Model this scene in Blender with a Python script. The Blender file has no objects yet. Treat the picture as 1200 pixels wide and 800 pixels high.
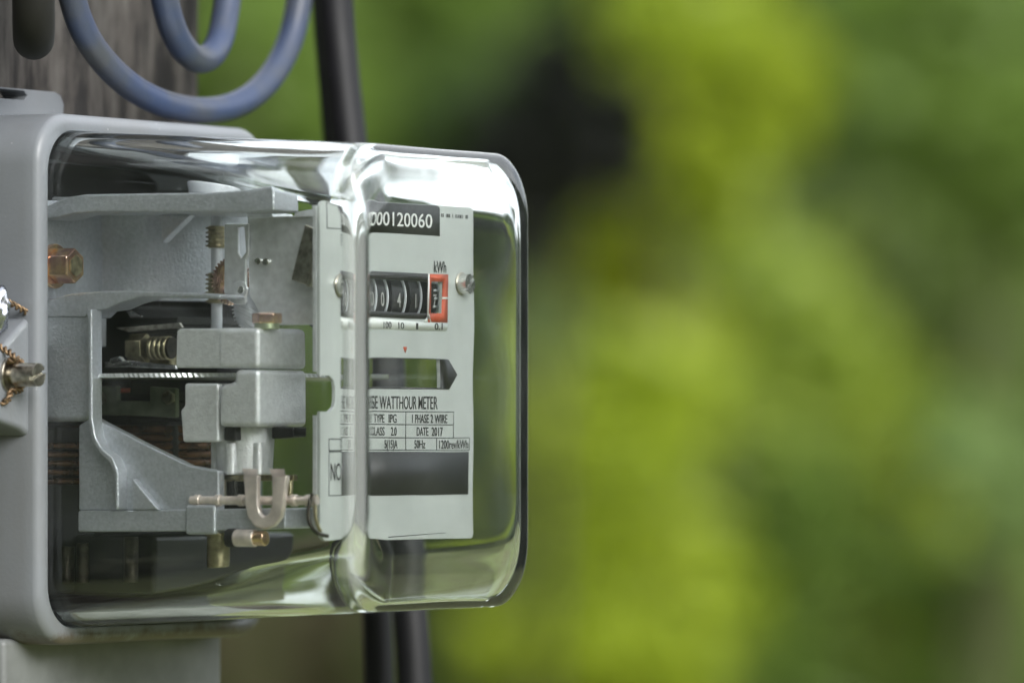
import bpy, bmesh, math, random
import numpy as np
from mathutils import Vector, Matrix, noise

random.seed(7); RNG = np.random.default_rng(7)
R = math.radians
sc = bpy.context.scene
COL = sc.collection

# ------------------------------------------------------------------ camera, light, exposure
MM = 0.001
ZM = 1.60                                   # height of the meter's disc above the ground
TH = R(30); CS, SN = math.cos(TH), math.sin(TH)
DIST, FPX, X0, ZE = 1600.0, 7360.0, -120.65, -17.7      # millimetres / pixels of a 1200 px wide frame
cam_d = bpy.data.cameras.new("camera"); cam = bpy.data.objects.new("camera", cam_d); COL.objects.link(cam)
cam.location = ((SN*DIST - CS*X0)*MM, (-CS*DIST - SN*X0)*MM, ZM + ZE*MM)
cam.rotation_euler = (R(90), 0, TH)
cam_d.sensor_width = 36; cam_d.lens = FPX/1200*36
cam_d.shift_y = 125/1200
cam_d.clip_start = 0.05; cam_d.clip_end = 1000
cam_d.dof.use_dof = True; cam_d.dof.focus_distance = 1.615; cam_d.dof.aperture_fstop = 8.0
sc.camera = cam

SUN_DIR = Vector((0.82, -0.50, 0.50)).normalized()
w = bpy.data.worlds.new("World"); sc.world = w; w.use_nodes = True
nt = w.node_tree; nt.nodes.clear()
sky = nt.nodes.new('ShaderNodeTexSky'); sky.sky_type = 'NISHITA'; sky.sun_disc = False
sky.sun_elevation = math.asin(SUN_DIR.z); sky.sun_rotation = math.atan2(SUN_DIR.x, SUN_DIR.y)
sky.air_density = 1.0; sky.dust_density = 4.0; sky.ozone_density = 0.6
bg = nt.nodes.new('ShaderNodeBackground'); bg.inputs[1].default_value = 0.10
wo = nt.nodes.new('ShaderNodeOutputWorld')
# thin broken cloud over the sky
wtc = nt.nodes.new('ShaderNodeTexCoord'); wn = nt.nodes.new('ShaderNodeTexNoise'); wn.inputs['Scale'].default_value = 2.2; wn.inputs['Detail'].default_value = 6
nt.links.new(wtc.outputs['Generated'], wn.inputs['Vector'])
wr = nt.nodes.new('ShaderNodeMapRange'); wr.inputs['From Min'].default_value = 0.36; wr.inputs['From Max'].default_value = 0.56; wr.inputs['To Min'].default_value = 0.35; wr.inputs['To Max'].default_value = 1.0
nt.links.new(wn.outputs['Fac'], wr.inputs[0])
wm = nt.nodes.new('ShaderNodeMix'); wm.data_type = 'RGBA'; wm.inputs['B'].default_value = (9.0, 9.3, 9.8, 1)
nt.links.new(wr.outputs[0], wm.inputs['Factor']); nt.links.new(sky.outputs[0], wm.inputs['A'])
nt.links.new(wm.outputs['Result'], bg.inputs[0]); nt.links.new(bg.outputs[0], wo.inputs[0])
sd = bpy.data.lights.new("sun", 'SUN'); sd.energy = 1.5; sd.angle = R(26); sd.color = (1.0, 0.985, 0.96)
so = bpy.data.objects.new("sun", sd); COL.objects.link(so); so.location = (3, 0, 5)
so.rotation_euler = SUN_DIR.to_track_quat('Z', 'Y').to_euler()

sc.view_settings.view_transform = 'Standard'; sc.view_settings.look = 'None'
sc.view_settings.exposure = 1.25; sc.view_settings.gamma = 1.0
cy = sc.cycles
cy.max_bounces = 24; cy.transmission_bounces = 20; cy.glossy_bounces = 8; cy.diffuse_bounces = 5; cy.transparent_max_bounces = 16
cy.caustics_reflective = True; cy.caustics_refractive = True; cy.blur_glossy = 0.3
cy.sample_clamp_indirect = 6.0
cy.use_denoising = True

# ------------------------------------------------------------------ picture measurements -> millimetres in the meter's own frame
# x runs out of the wall, y runs across the meter away from the camera, z up; every point gets its real depth
def side(px, py, Y):
    k = (px-600)/FPX
    X = (k*(DIST+Y*CS) - Y*SN - X0)/(CS + k*SN)
    dep = DIST - X*SN + Y*CS
    return (X, Y, (525-py)*dep/FPX + ZE)
def front(px, py, X):
    k = (px-600)/FPX
    Y = (k*(DIST-X*SN) - X*CS - X0)/(SN - k*CS)
    dep = DIST - X*SN + Y*CS
    return (X, Y, (525-py)*dep/FPX + ZE)
def gs(px, py, Y): return side(px+2.8, py, Y)        # seen through the side pane (3.2 mm of glass shifts things)
def fp(px, py, X=72.0): return front(px-7.5, py, X)   # seen through the front pane

# ------------------------------------------------------------------ materials
def mat(name, col, rough=0.5, metal=0.0, noise_scale=None, noise_amt=0.15, bump=0.0, bump_scale=None, col2=None, spec=0.5, coat=0.0):
    m = bpy.data.materials.new(name); m.use_nodes = True
    n = m.node_tree; b = n.nodes['Principled BSDF']
    b.inputs['Base Color'].default_value = (*col, 1); b.inputs['Roughness'].default_value = rough
    b.inputs['Metallic'].default_value = metal; b.inputs['Specular IOR Level'].default_value = spec
    b.inputs['Coat Weight'].default_value = coat
    tc = n.nodes.new('ShaderNodeTexCoord')
    if noise_scale:
        nz = n.nodes.new('ShaderNodeTexNoise'); nz.inputs['Scale'].default_value = noise_scale; nz.inputs['Detail'].default_value = 6
        n.links.new(tc.outputs['Object'], nz.inputs['Vector'])
        mx = n.nodes.new('ShaderNodeMix'); mx.data_type = 'RGBA'
        c2 = col2 or tuple(c*(1-noise_amt*2) for c in col)
        mx.inputs['A'].default_value = (*c2, 1); mx.inputs['B'].default_value = (*[min(1, c*(1+noise_amt)) for c in col], 1)
        mr = n.nodes.new('ShaderNodeMapRange'); mr.inputs['From Min'].default_value = 0.35; mr.inputs['From Max'].default_value = 0.65
        n.links.new(nz.outputs['Fac'], mr.inputs['Value']); n.links.new(mr.outputs[0], mx.inputs['Factor'])
        n.links.new(mx.outputs['Result'], b.inputs['Base Color'])
        mr2 = n.nodes.new('ShaderNodeMapRange'); mr2.inputs['To Min'].default_value = max(0.02, rough-0.08); mr2.inputs['To Max'].default_value = min(1, rough+0.1)
        n.links.new(nz.outputs['Fac'], mr2.inputs['Value']); n.links.new(mr2.outputs[0], b.inputs['Roughness'])
    if bump:
        nb = n.nodes.new('ShaderNodeTexNoise'); nb.inputs['Scale'].default_value = bump_scale or 900; nb.inputs['Detail'].default_value = 3
        n.links.new(tc.outputs['Object'], nb.inputs['Vector'])
        bp = n.nodes.new('ShaderNodeBump'); bp.inputs['Strength'].default_value = bump; bp.inputs['Distance'].default_value = 0.0004
        n.links.new(nb.outputs['Fac'], bp.inputs['Height']); n.links.new(bp.outputs[0], b.inputs['Normal'])
    return m

M = {}
M['cast'] = mat('cast_aluminium', (0.53, 0.55, 0.59), 0.38, 0.4, 1100, 0.06, 0.5, 1400)
M['cast2'] = mat('bright_casting', (0.74, 0.75, 0.765), 0.40, 0.3, 700, 0.05, 0.5, 1600)
M['sheet'] = mat('sheet_metal', (0.70, 0.715, 0.73), 0.34, 0.35, 500, 0.06, 0.15, 1200)
M['steel'] = mat('bright_steel', (0.68, 0.67, 0.64), 0.25, 1.0, 400, 0.1)
M['disc'] = mat('disc_aluminium', (0.80, 0.81, 0.83), 0.3, 0.45)
M['nickel'] = mat('aged_nickel', (0.46, 0.43, 0.36), 0.32, 1.0, 600, 0.2, 0.2)
M['brass'] = mat('yellow_zinc', (0.88, 0.62, 0.36), 0.2, 0.9, 300, 0.15, col2=(0.70, 0.42, 0.36))
M['brass_dull'] = mat('dull_brass', (0.45, 0.40, 0.25), 0.38, 1.0, 500, 0.2)
M['brass_dark'] = mat('dark_brass', (0.05, 0.043, 0.03), 0.5, 0.6, 500, 0.3)  # much darker than the dull brass
M['copper'] = mat('copper_wire', (0.11, 0.045, 0.018), 0.28, 0.7, 300, 0.25)
M['rose'] = mat('rose_zinc', (0.86, 0.75, 0.69), 0.30, 0.4, 250, 0.12)
M['lam'] = mat('dark_laminations', (0.010, 0.010, 0.011), 0.55, 0.0, 300, 0.3, 0.3, 700)
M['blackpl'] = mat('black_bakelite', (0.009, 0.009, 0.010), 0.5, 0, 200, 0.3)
M['green_grey'] = mat('green_grey_plate', (0.20, 0.23, 0.17), 0.45, 0.1, 300, 0.15)
M['whitepl'] = mat('milky_plastic', (0.72, 0.74, 0.78), 0.35, 0, 200, 0.04)
M['plate'] = mat('faceplate_paint', (0.50, 0.525, 0.51), 0.42, 0.0, 90, 0.035)
M['ink'] = mat('black_ink', (0.028, 0.028, 0.03), 0.5, 0, 150, 0.1)
M['red'] = mat('red_ink', (0.52, 0.085, 0.035), 0.5, 0, 150, 0.08)
M['digit'] = mat('worn_digit', (0.5, 0.5, 0.48), 0.5)
M['white_ink'] = mat('white_ink', (0.75, 0.76, 0.74), 0.5)
M['paper'] = mat('white_label', (0.68, 0.70, 0.68), 0.5)
M['cable'] = mat('blue_grey_cable', (0.027, 0.043, 0.090), 0.45, 0, 60, 0.22, 0.3, 300, col2=(0.062, 0.068, 0.075))
M['black_cable'] = mat('black_cable', (0.004, 0.004, 0.006), 0.55, 0, 60, 0.2)
M['green_zinc'] = mat('green_zinc', (0.55, 0.62, 0.40), 0.3, 0.8, 300, 0.1)
M['lead'] = mat('crumpled_lead', (0.50, 0.52, 0.58), 0.25, 1.0, 300, 0.15, 0.3, 500)
M['twist'] = mat('rusty_wire', (0.24, 0.16, 0.09), 0.45, 0.6, 900, 0.35)
M['dark'] = mat('dark_wheel', (0.03, 0.03, 0.033), 0.35, 0, 200, 0.2)

def housing_mat(name, dirt_z0, dirt_z1):
    m = mat(name, (0.195, 0.21, 0.225), 0.38, 0, 40, 0.03, 0.12, 900)
    n = m.node_tree; b = n.nodes['Principled BSDF']
    src = b.inputs['Base Color'].links[0].from_socket
    tc = n.nodes.new('ShaderNodeTexCoord'); sx = n.nodes.new('ShaderNodeSeparateXYZ'); n.links.new(tc.outputs['Object'], sx.inputs[0])
    nz = n.nodes.new('ShaderNodeTexNoise'); nz.inputs['Scale'].default_value = 110; nz.inputs['Detail'].default_value = 8; nz.inputs['Roughness'].default_value = 0.7
    n.links.new(tc.outputs['Object'], nz.inputs['Vector'])
    mr = n.nodes.new('ShaderNodeMapRange'); mr.inputs['From Min'].default_value = dirt_z0; mr.inputs['From Max'].default_value = dirt_z1
    mr.inputs['To Min'].default_value = 0.0; mr.inputs['To Max'].default_value = 0.62
    n.links.new(sx.outputs['Z'], mr.inputs['Value'])
    ad = n.nodes.new('ShaderNodeMath'); ad.operation = 'ADD'; n.links.new(mr.outputs[0], ad.inputs[0]); n.links.new(nz.outputs['Fac'], ad.inputs[1])
    m2 = n.nodes.new('ShaderNodeMapRange'); m2.inputs['From Min'].default_value = 0.80; m2.inputs['From Max'].default_value = 1.02; m2.inputs['To Max'].default_value = 0.85
    n.links.new(ad.outputs[0], m2.inputs['Value'])
    mx = n.nodes.new('ShaderNodeMix'); mx.data_type = 'RGBA'; mx.inputs['B'].default_value = (0.085, 0.062, 0.040, 1)
    # grime film and pale scuffs
    n2 = n.nodes.new('ShaderNodeTexNoise'); n2.inputs['Scale'].default_value = 35; n2.inputs['Detail'].default_value = 9; n2.inputs['Roughness'].default_value = 0.65
    mp2 = n.nodes.new('ShaderNodeMapping'); mp2.inputs['Scale'].default_value = (1, 1, 0.35); n.links.new(tc.outputs['Object'], mp2.inputs[0]); n.links.new(mp2.outputs[0], n2.inputs['Vector'])
    r2 = n.nodes.new('ShaderNodeMapRange'); r2.inputs['From Min'].default_value = 0.5; r2.inputs['From Max'].default_value = 0.8; r2.inputs['To Max'].default_value = 0.45; n.links.new(n2.outputs['Fac'], r2.inputs[0])
    x2 = n.nodes.new('ShaderNodeMix'); x2.data_type = 'RGBA'; x2.inputs['B'].default_value = (0.16, 0.155, 0.14, 1); n.links.new(src, x2.inputs['A']); n.links.new(r2.outputs[0], x2.inputs['Factor'])
    n3 = n.nodes.new('ShaderNodeTexNoise'); n3.inputs['Scale'].default_value = 420; n3.inputs['Detail'].default_value = 2; n.links.new(tc.outputs['Object'], n3.inputs['Vector'])
    r3 = n.nodes.new('ShaderNodeMapRange'); r3.inputs['From Min'].default_value = 0.74; r3.inputs['From Max'].default_value = 0.78; r3.inputs['To Max'].default_value = 0.6; n.links.new(n3.outputs['Fac'], r3.inputs[0])
    x3 = n.nodes.new('ShaderNodeMix'); x3.data_type = 'RGBA'; x3.inputs['B'].default_value = (0.5, 0.5, 0.5, 1); n.links.new(x2.outputs['Result'], x3.inputs['A']); n.links.new(r3.outputs[0], x3.inputs['Factor'])
    src = x3.outputs['Result']
    n.links.new(src, mx.inputs['A']); n.links.new(m2.outputs[0], mx.inputs['Factor']); n.links.new(mx.outputs['Result'], b.inputs['Base Color'])
    return m
M['housing'] = housing_mat('grey_housing_plastic', -0.0600, -0.0680)
M['terminal'] = mat('grey_terminal_plastic', (0.20, 0.21, 0.205), 0.5, 0, 60, 0.12, 0.15, 800)

def glass_mat():
    m = bpy.data.materials.new('clear_moulded_glass'); m.use_nodes = True
    n = m.node_tree; n.nodes.clear()
    o = n.nodes.new('ShaderNodeOutputMaterial')
    g = n.nodes.new('ShaderNodeBsdfGlass'); g.inputs['IOR'].default_value = 1.5; g.inputs['Roughness'].default_value = 0.0
    g.inputs['Color'].default_value = (0.975, 0.99, 0.982, 1)
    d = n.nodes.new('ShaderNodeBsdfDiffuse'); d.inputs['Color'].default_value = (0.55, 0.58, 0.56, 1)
    tc = n.nodes.new('ShaderNodeTexCoord'); nz = n.nodes.new('ShaderNodeTexNoise'); nz.inputs['Scale'].default_value = 60; nz.inputs['Detail'].default_value = 9
    n.links.new(tc.outputs['Object'], nz.inputs['Vector'])
    mr = n.nodes.new('ShaderNodeMapRange'); mr.inputs['From Min'].default_value = 0.4; mr.inputs['From Max'].default_value = 0.75
    mr.inputs['To Min'].default_value = 0.006; mr.inputs['To Max'].default_value = 0.022
    n.links.new(nz.outputs['Fac'], mr.inputs['Value'])
    # pale diffuse colour on the vertical corners stands in for light caught in the glass
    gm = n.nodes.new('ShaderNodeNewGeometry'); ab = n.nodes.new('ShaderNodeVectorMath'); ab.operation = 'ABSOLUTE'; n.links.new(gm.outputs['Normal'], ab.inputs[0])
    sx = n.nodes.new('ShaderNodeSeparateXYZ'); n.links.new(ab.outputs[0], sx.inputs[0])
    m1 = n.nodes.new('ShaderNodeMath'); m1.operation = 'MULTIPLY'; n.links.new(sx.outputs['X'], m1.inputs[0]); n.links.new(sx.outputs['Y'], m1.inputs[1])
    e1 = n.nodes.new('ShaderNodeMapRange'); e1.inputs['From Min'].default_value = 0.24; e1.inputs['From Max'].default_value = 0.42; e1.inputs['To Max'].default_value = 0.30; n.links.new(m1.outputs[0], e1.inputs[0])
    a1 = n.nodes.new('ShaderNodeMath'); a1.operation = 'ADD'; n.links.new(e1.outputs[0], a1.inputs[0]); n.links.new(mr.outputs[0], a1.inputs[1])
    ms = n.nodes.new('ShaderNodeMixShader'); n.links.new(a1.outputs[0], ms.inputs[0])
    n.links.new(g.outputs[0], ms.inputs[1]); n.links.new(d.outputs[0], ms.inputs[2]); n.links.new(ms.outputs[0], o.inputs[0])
    return m
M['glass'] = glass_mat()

# ------------------------------------------------------------------ builders (coordinates in mm)
def link(name, me, m=None, parent=None, smooth=True):
    o = bpy.data.objects.new(name, me); COL.objects.link(o)
    if m is not None: me.materials.clear(); me.materials.append(m)
    if parent is not None: o.parent = parent
    if smooth and len(me.polygons): me.polygons.foreach_set('use_smooth', [True]*len(me.polygons)); me.update()
    return o
def bevel(o, wdt, seg=2, ang=35):
    b = o.modifiers.new('bevel', 'BEVEL'); b.width = wdt*MM; b.segments = seg; b.limit_method = 'ANGLE'; b.angle_limit = R(ang); b.harden_normals = True
    return o
def thing(name, label, cat, loc=(0, 0, 0), group=None):
    o = bpy.data.objects.new(name, None); COL.objects.link(o); o.location = loc; o['label'] = label; o['category'] = cat
    if group: o['group'] = group
    return o
def tag(o, label, cat, group=None):
    o['label'] = label; o['category'] = cat
    if group: o['group'] = group
    return o
def from_curve(splines, extrude=0.0, bevel_depth=0.0, fill=True, dims='2D', cyclic=True, res=3, kind='POLY', caps=True):
    cu = bpy.data.curves.new('tmp', 'CURVE'); cu.dimensions = dims
    if dims == '2D': cu.fill_mode = 'BOTH'
    cu.extrude = extrude; cu.bevel_depth = bevel_depth; cu.bevel_resolution = res; cu.use_fill_caps = caps
    for sp in splines:
        s = cu.splines.new(kind); s.points.add(len(sp)-1)
        for p, q in zip(s.points, sp): p.co = (q[0], q[1], q[2] if len(q) > 2 else 0, 1)
        s.use_cyclic_u = cyclic
        if kind == 'NURBS': s.order_u = 4; s.use_endpoint_u = not cyclic; s.resolution_u = 8
    o = bpy.data.objects.new('tmp', cu); COL.objects.link(o)
    bpy.context.view_layer.update()
    me = bpy.data.meshes.new_from_object(o.evaluated_get(bpy.context.evaluated_depsgraph_get()))
    bpy.data.objects.remove(o); bpy.data.curves.remove(cu)
    return me
AX_SIDE = Matrix(((1, 0, 0, 0), (0, 0, -1, 0), (0, 1, 0, 0), (0, 0, 0, 1)))   # 2D (u,v) -> (X, ., Z), normal -Y
AX_FRONT = Matrix(((0, 0, 1, 0), (1, 0, 0, 0), (0, 1, 0, 0), (0, 0, 0, 1)))   # 2D (u,v) -> (., Y, Z), normal +X
AX_TOP = Matrix.Identity(4)
def slab_side(name, pts, Y, thick, m, parent, bev=0.4, holes=(), raw=False, seg=2):
    """outline seen from the side, its near face at depth Y, running back by thick"""
    f = (lambda q: q) if raw else (lambda q: (gs(q[0], q[1], Y)[0], gs(q[0], q[1], Y)[2]))
    sp = [[tuple(c*MM for c in f(q)) for q in poly] for poly in [pts, *holes]]
    me = from_curve(sp, extrude=thick/2*MM)
    me.transform(Matrix.Translation((0, (Y+thick/2)*MM, 0)) @ AX_SIDE)
    clean(me); o = link(name, me, m, parent)
    if bev: bevel(o, bev, seg)
    return o
def slab_front(name, pts, X, thick, m, parent, bev=0.2, holes=(), raw=True, seg=2):
    """outline in (Y,Z), its outer face at X"""
    sp = [[(q[0]*MM, q[1]*MM) for q in poly] for poly in [pts, *holes]]
    me = from_curve(sp, extrude=thick/2*MM)
    me.transform(Matrix.Translation(((X-thick/2)*MM, 0, 0)) @ AX_FRONT)
    clean(me); o = link(name, me, m, parent)
    if bev: bevel(o, bev, seg)
    return o
def clean(me):
    bm = bmesh.new(); bm.from_mesh(me); bmesh.ops.remove_doubles(bm, verts=bm.verts, dist=1e-6)
    bmesh.ops.dissolve_limit(bm, angle_limit=R(1), verts=bm.verts, edges=bm.edges)
    bmesh.ops.recalc_face_normals(bm, faces=bm.faces); bm.to_mesh(me); bm.free()
def box(name, lo, hi, m, parent, bev=0.4, seg=2):
    bm = bmesh.new(); bmesh.ops.create_cube(bm, size=1)
    for v in bm.verts: v.co = Vector([(lo[i]+(hi[i]-lo[i])*(v.co[i]+0.5))*MM for i in range(3)])
    me = bpy.data.meshes.new(name); bm.to_mesh(me); bm.free()
    o = link(name, me, m, parent)
    if bev: bevel(o, bev, seg)
    return o
def cyl(name, c, axis, r, h, m, parent, seg=32, bev=0.25, r2=None):
    """cylinder centred on c (mm)"""
    bm = bmesh.new(); bmesh.ops.create_cone(bm, cap_ends=True, segments=seg, radius1=r*MM, radius2=(r if r2 is None else r2)*MM, depth=h*MM)
    q = Vector({'x': (1, 0, 0), 'y': (0, 1, 0), 'z': (0, 0, 1)}[axis] if isinstance(axis, str) else axis).to_track_quat('Z', 'Y').to_matrix().to_4x4()
    bm.transform(Matrix.Translation(Vector(c)*MM) @ q)
    me = bpy.data.meshes.new(name); bm.to_mesh(me); bm.free()
    o = link(name, me, m, parent)
    if bev: bevel(o, bev, 2, 40)
    return o
def tube(name, pts, r, m, parent, kind='NURBS', res=5):
    me = from_curve([[tuple(c*MM for c in p) for p in pts]], bevel_depth=r*MM, dims='3D', cyclic=False, kind=kind, res=res)
    return link(name, me, m, parent)
def text(name, s, Y, Z, h, m, parent, X, wscale=1.0, align='LEFT', shear=0.0):
    cu = bpy.data.curves.new('t', 'FONT'); cu.body = s; cu.size = h/0.70*MM; cu.extrude = 0.03*MM; cu.align_x = align; cu.offset = 0.00002; cu.resolution_u = 4; cu.shear = shear
    o = bpy.data.objects.new('t', cu); COL.objects.link(o); bpy.context.view_layer.update()
    me = bpy.data.meshes.new_from_object(o.evaluated_get(bpy.context.evaluated_depsgraph_get()))
    bpy.data.objects.remove(o); bpy.data.curves.remove(cu)
    me.transform(Matrix.Diagonal((wscale, 1, 1, 1)))
    me.transform(Matrix.Translation((X*MM, Y*MM, Z*MM)) @ AX_FRONT)
    return link(name, me, m, parent, smooth=False)
def text_w(name, s, y0, y1, Z, h, m, parent, X):
    """text fitted between y0 and y1"""
    o = text(name, s, 0, Z, h, m, parent, X)
    ys = [v.co.y for v in o.data.vertices]; a, b = min(ys), max(ys)
    k = (y1-y0)*MM/(b-a)
    for v in o.data.vertices: v.co.y = y0*MM + (v.co.y-a)*k
    return o
def rrect(cy_, cz, a, b, r, n=10):
    """rounded rectangle outline, half sizes a (y) and b (z)"""
    r = max(0.05, min(r, a-0.01, b-0.01)); out = []
    for k, (sy, sz) in enumerate(((1, 1), (-1, 1), (-1, -1), (1, -1))):
        for i in range(n+1):
            t = (k + i/n)*math.pi/2
            out.append((cy_ + sy*(a-r) + r*math.cos(t), cz + sz*(b-r) + r*math.sin(t)))
    return out
def densify(ring, m):
    """split the long straight sides so noise can bend them"""
    out = []
    for i, p in enumerate(ring):
        q = ring[(i+1) % len(ring)]; L = math.hypot(q[0]-p[0], q[1]-p[1]); k = m if L > 15 else 1
        for j in range(k): out.append((p[0]+(q[0]-p[0])*j/k, p[1]+(q[1]-p[1])*j/k))
    return out
def rings_mesh(name, rings, close_last=True, loop=False):
    verts, faces = [], []; n = len(rings[0])
    for rg in rings: verts += [tuple(c*MM for c in p) for p in rg]
    K = len(rings)
    for i in range(K if loop else K-1):
        a, b = i*n, ((i+1) % K)*n
        for j in range(n):
            faces.append((a+j, a+(j+1) % n, b+(j+1) % n, b+j))
    me = bpy.data.meshes.new(name); me.from_pydata(verts, [], faces)
    bm = bmesh.new(); bm.from_mesh(me)
    if close_last:
        bm.verts.ensure_lookup_table()
        if len(rings) > 1: bmesh.ops.holes_fill(bm, edges=[e for e in bm.edges if e.is_boundary], sides=0)
    bmesh.ops.recalc_face_normals(bm, faces=bm.faces); bm.to_mesh(me); bm.free()
    return me

# ------------------------------------------------------------------ setting: ground
def ground():
    bm = bmesh.new(); bmesh.ops.create_grid(bm, x_segments=60, y_segments=60, size=300)
    me = bpy.data.meshes.new('ground'); bm.to_mesh(me); bm.free()
    m = mat('grassy_soil', (0.15, 0.19, 0.06), 0.9, 0, 0.8, 0.2, col2=(0.13, 0.12, 0.06))
    o = link('ground', me, m); o['kind'] = 'structure'; return o
ground()

# ------------------------------------------------------------------ weathered post the meter hangs on
def wood_mat():
    m = bpy.data.materials.new('weathered_wood'); m.use_nodes = True
    n = m.node_tree; b = n.nodes['Principled BSDF']; b.inputs['Roughness'].default_value = 0.85
    tc = n.nodes.new('ShaderNodeTexCoord'); mp = n.nodes.new('ShaderNodeMapping'); mp.inputs['Scale'].default_value = (110, 110, 22)
    n.links.new(tc.outputs['Object'], mp.inputs[0])
    nz = n.nodes.new('ShaderNodeTexNoise'); nz.inputs['Scale'].default_value = 1.0; nz.inputs['Detail'].default_value = 8; nz.inputs['Roughness'].default_value = 0.7
    n.links.new(mp.outputs[0], nz.inputs['Vector'])
    cr = n.nodes.new('ShaderNodeValToRGB')
    cr.color_ramp.elements[0].position = 0.40; cr.color_ramp.elements[0].color = (0.012, 0.011, 0.010, 1)
    cr.color_ramp.elements[1].position = 0.62; cr.color_ramp.elements[1].color = (0.11, 0.103, 0.092, 1)
    e = cr.color_ramp.elements.new(0.5); e.color = (0.062, 0.055, 0.048, 1)
    n.links.new(nz.outputs['Fac'], cr.inputs[0]); n.links.new(cr.outputs[0], b.inputs['Base Color'])
    bp = n.nodes.new('ShaderNodeBump'); bp.inputs['Strength'].default_value = 0.9; bp.inputs['Distance'].default_value = 0.002
    n.links.new(nz.outputs['Fac'], bp.inputs['Height']); n.links.new(bp.outputs[0], b.inputs['Normal'])
    return m
def wooden_post():
    # one tall mesh; the faces are dented by stretched noise
    y0, y1, x1, x0 = -75, 139, -40, -170
    ring = []
    def seg(a, b, k):
        for j in range(k): ring.append((a[0]+(b[0]-a[0])*j/k, a[1]+(b[1]-a[1])*j/k))
    seg((x1, y0), (x1, y1), 70); seg((x1, y1), (x0, y1), 10); seg((x0, y1), (x0, y0), 20); seg((x0, y0), (x1, y0), 10)
    zs = list(np.linspace(-1600, 0, 12)) + list(np.linspace(30, 260, 40)) + [400, 700]
    rings = []
    for z in zs:
        rg = []
        for (x, y) in ring:
            k = noise.noise(Vector((x*0.11, y*0.11, z*0.006)))*1.6 + noise.noise(Vector((x*0.4, y*0.4, z*0.02+9)))*0.9
            cx, cy_ = (x0+x1)/2, (y0+y1)/2
            rg.append((x + (k-1.6 if x == x1 else k*0.2), y + (k if abs(y-y1) < 1 else 0), z))
        rings.append(rg)
    me = rings_mesh('wooden_post', rings)
    o = link('wooden_post', me, wood_mat()); o.location = (0, 0, ZM)
    tag(o, 'weathered grey brown wooden post behind the electricity meter', 'post')
wooden_post()

# ------------------------------------------------------------------ the electricity meter
meter = thing('electricity_meter', 'grey electricity meter with clear glass cover and white printed faceplate', 'electricity meter', (0, 0, ZM))
BY0, BY1, BZ = 0.0, 111.0, 68.2
BC, BA = (BY0+BY1)/2, (BY1-BY0)/2
def base_rings():
    rings = []
    def ring(x, inset, r): return [(x, y, z) for (y, z) in rrect(BC, 0, BA-inset, BZ-inset, max(1.0, r), 14)]
    rings.append(ring(-38, 0.6, 13)); rings.append(ring(-37, 0, 13.5)); rings.append(ring(-5, 0, 13.5))
    fr = 2.6
    for i in range(1, 9):
        t = i/8*math.pi/2; rings.append(ring(-fr+fr*math.sin(t), fr*(1-math.cos(t)), 13.5-fr*(1-math.cos(t))))
    rings.append(ring(0.0, 4.2, 11.5)); rings.append(ring(-0.25, 4.45, 11.3)); rings.append(ring(-33, 5.2, 10.8)); 
    return rings
me = rings_mesh('base_housing', [r for r in base_rings()])
base = link('base_housing', me, M['housing'], meter)
# mounting ear on top of the housing
ear = slab_front('mounting_ear', [(-20, 60), (50.5, 60), (51.5, 73.0), (50.0, 75.2), (47.5, 76), (22, 76.3), (-20, 76.3)], -27.0, 8.0, M['housing'], meter, 0.8,
           holes=[[(20, 73.2), (33, 73.2), (34.5, 74.4), (33, 75.6), (20, 75.6), (18.8, 74.4)]])
tb = box('terminal_cover', (-38, 2.0, -190), (-12.0, 105.6, -66.5), M['terminal'], meter, 1.8, 3)

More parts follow.
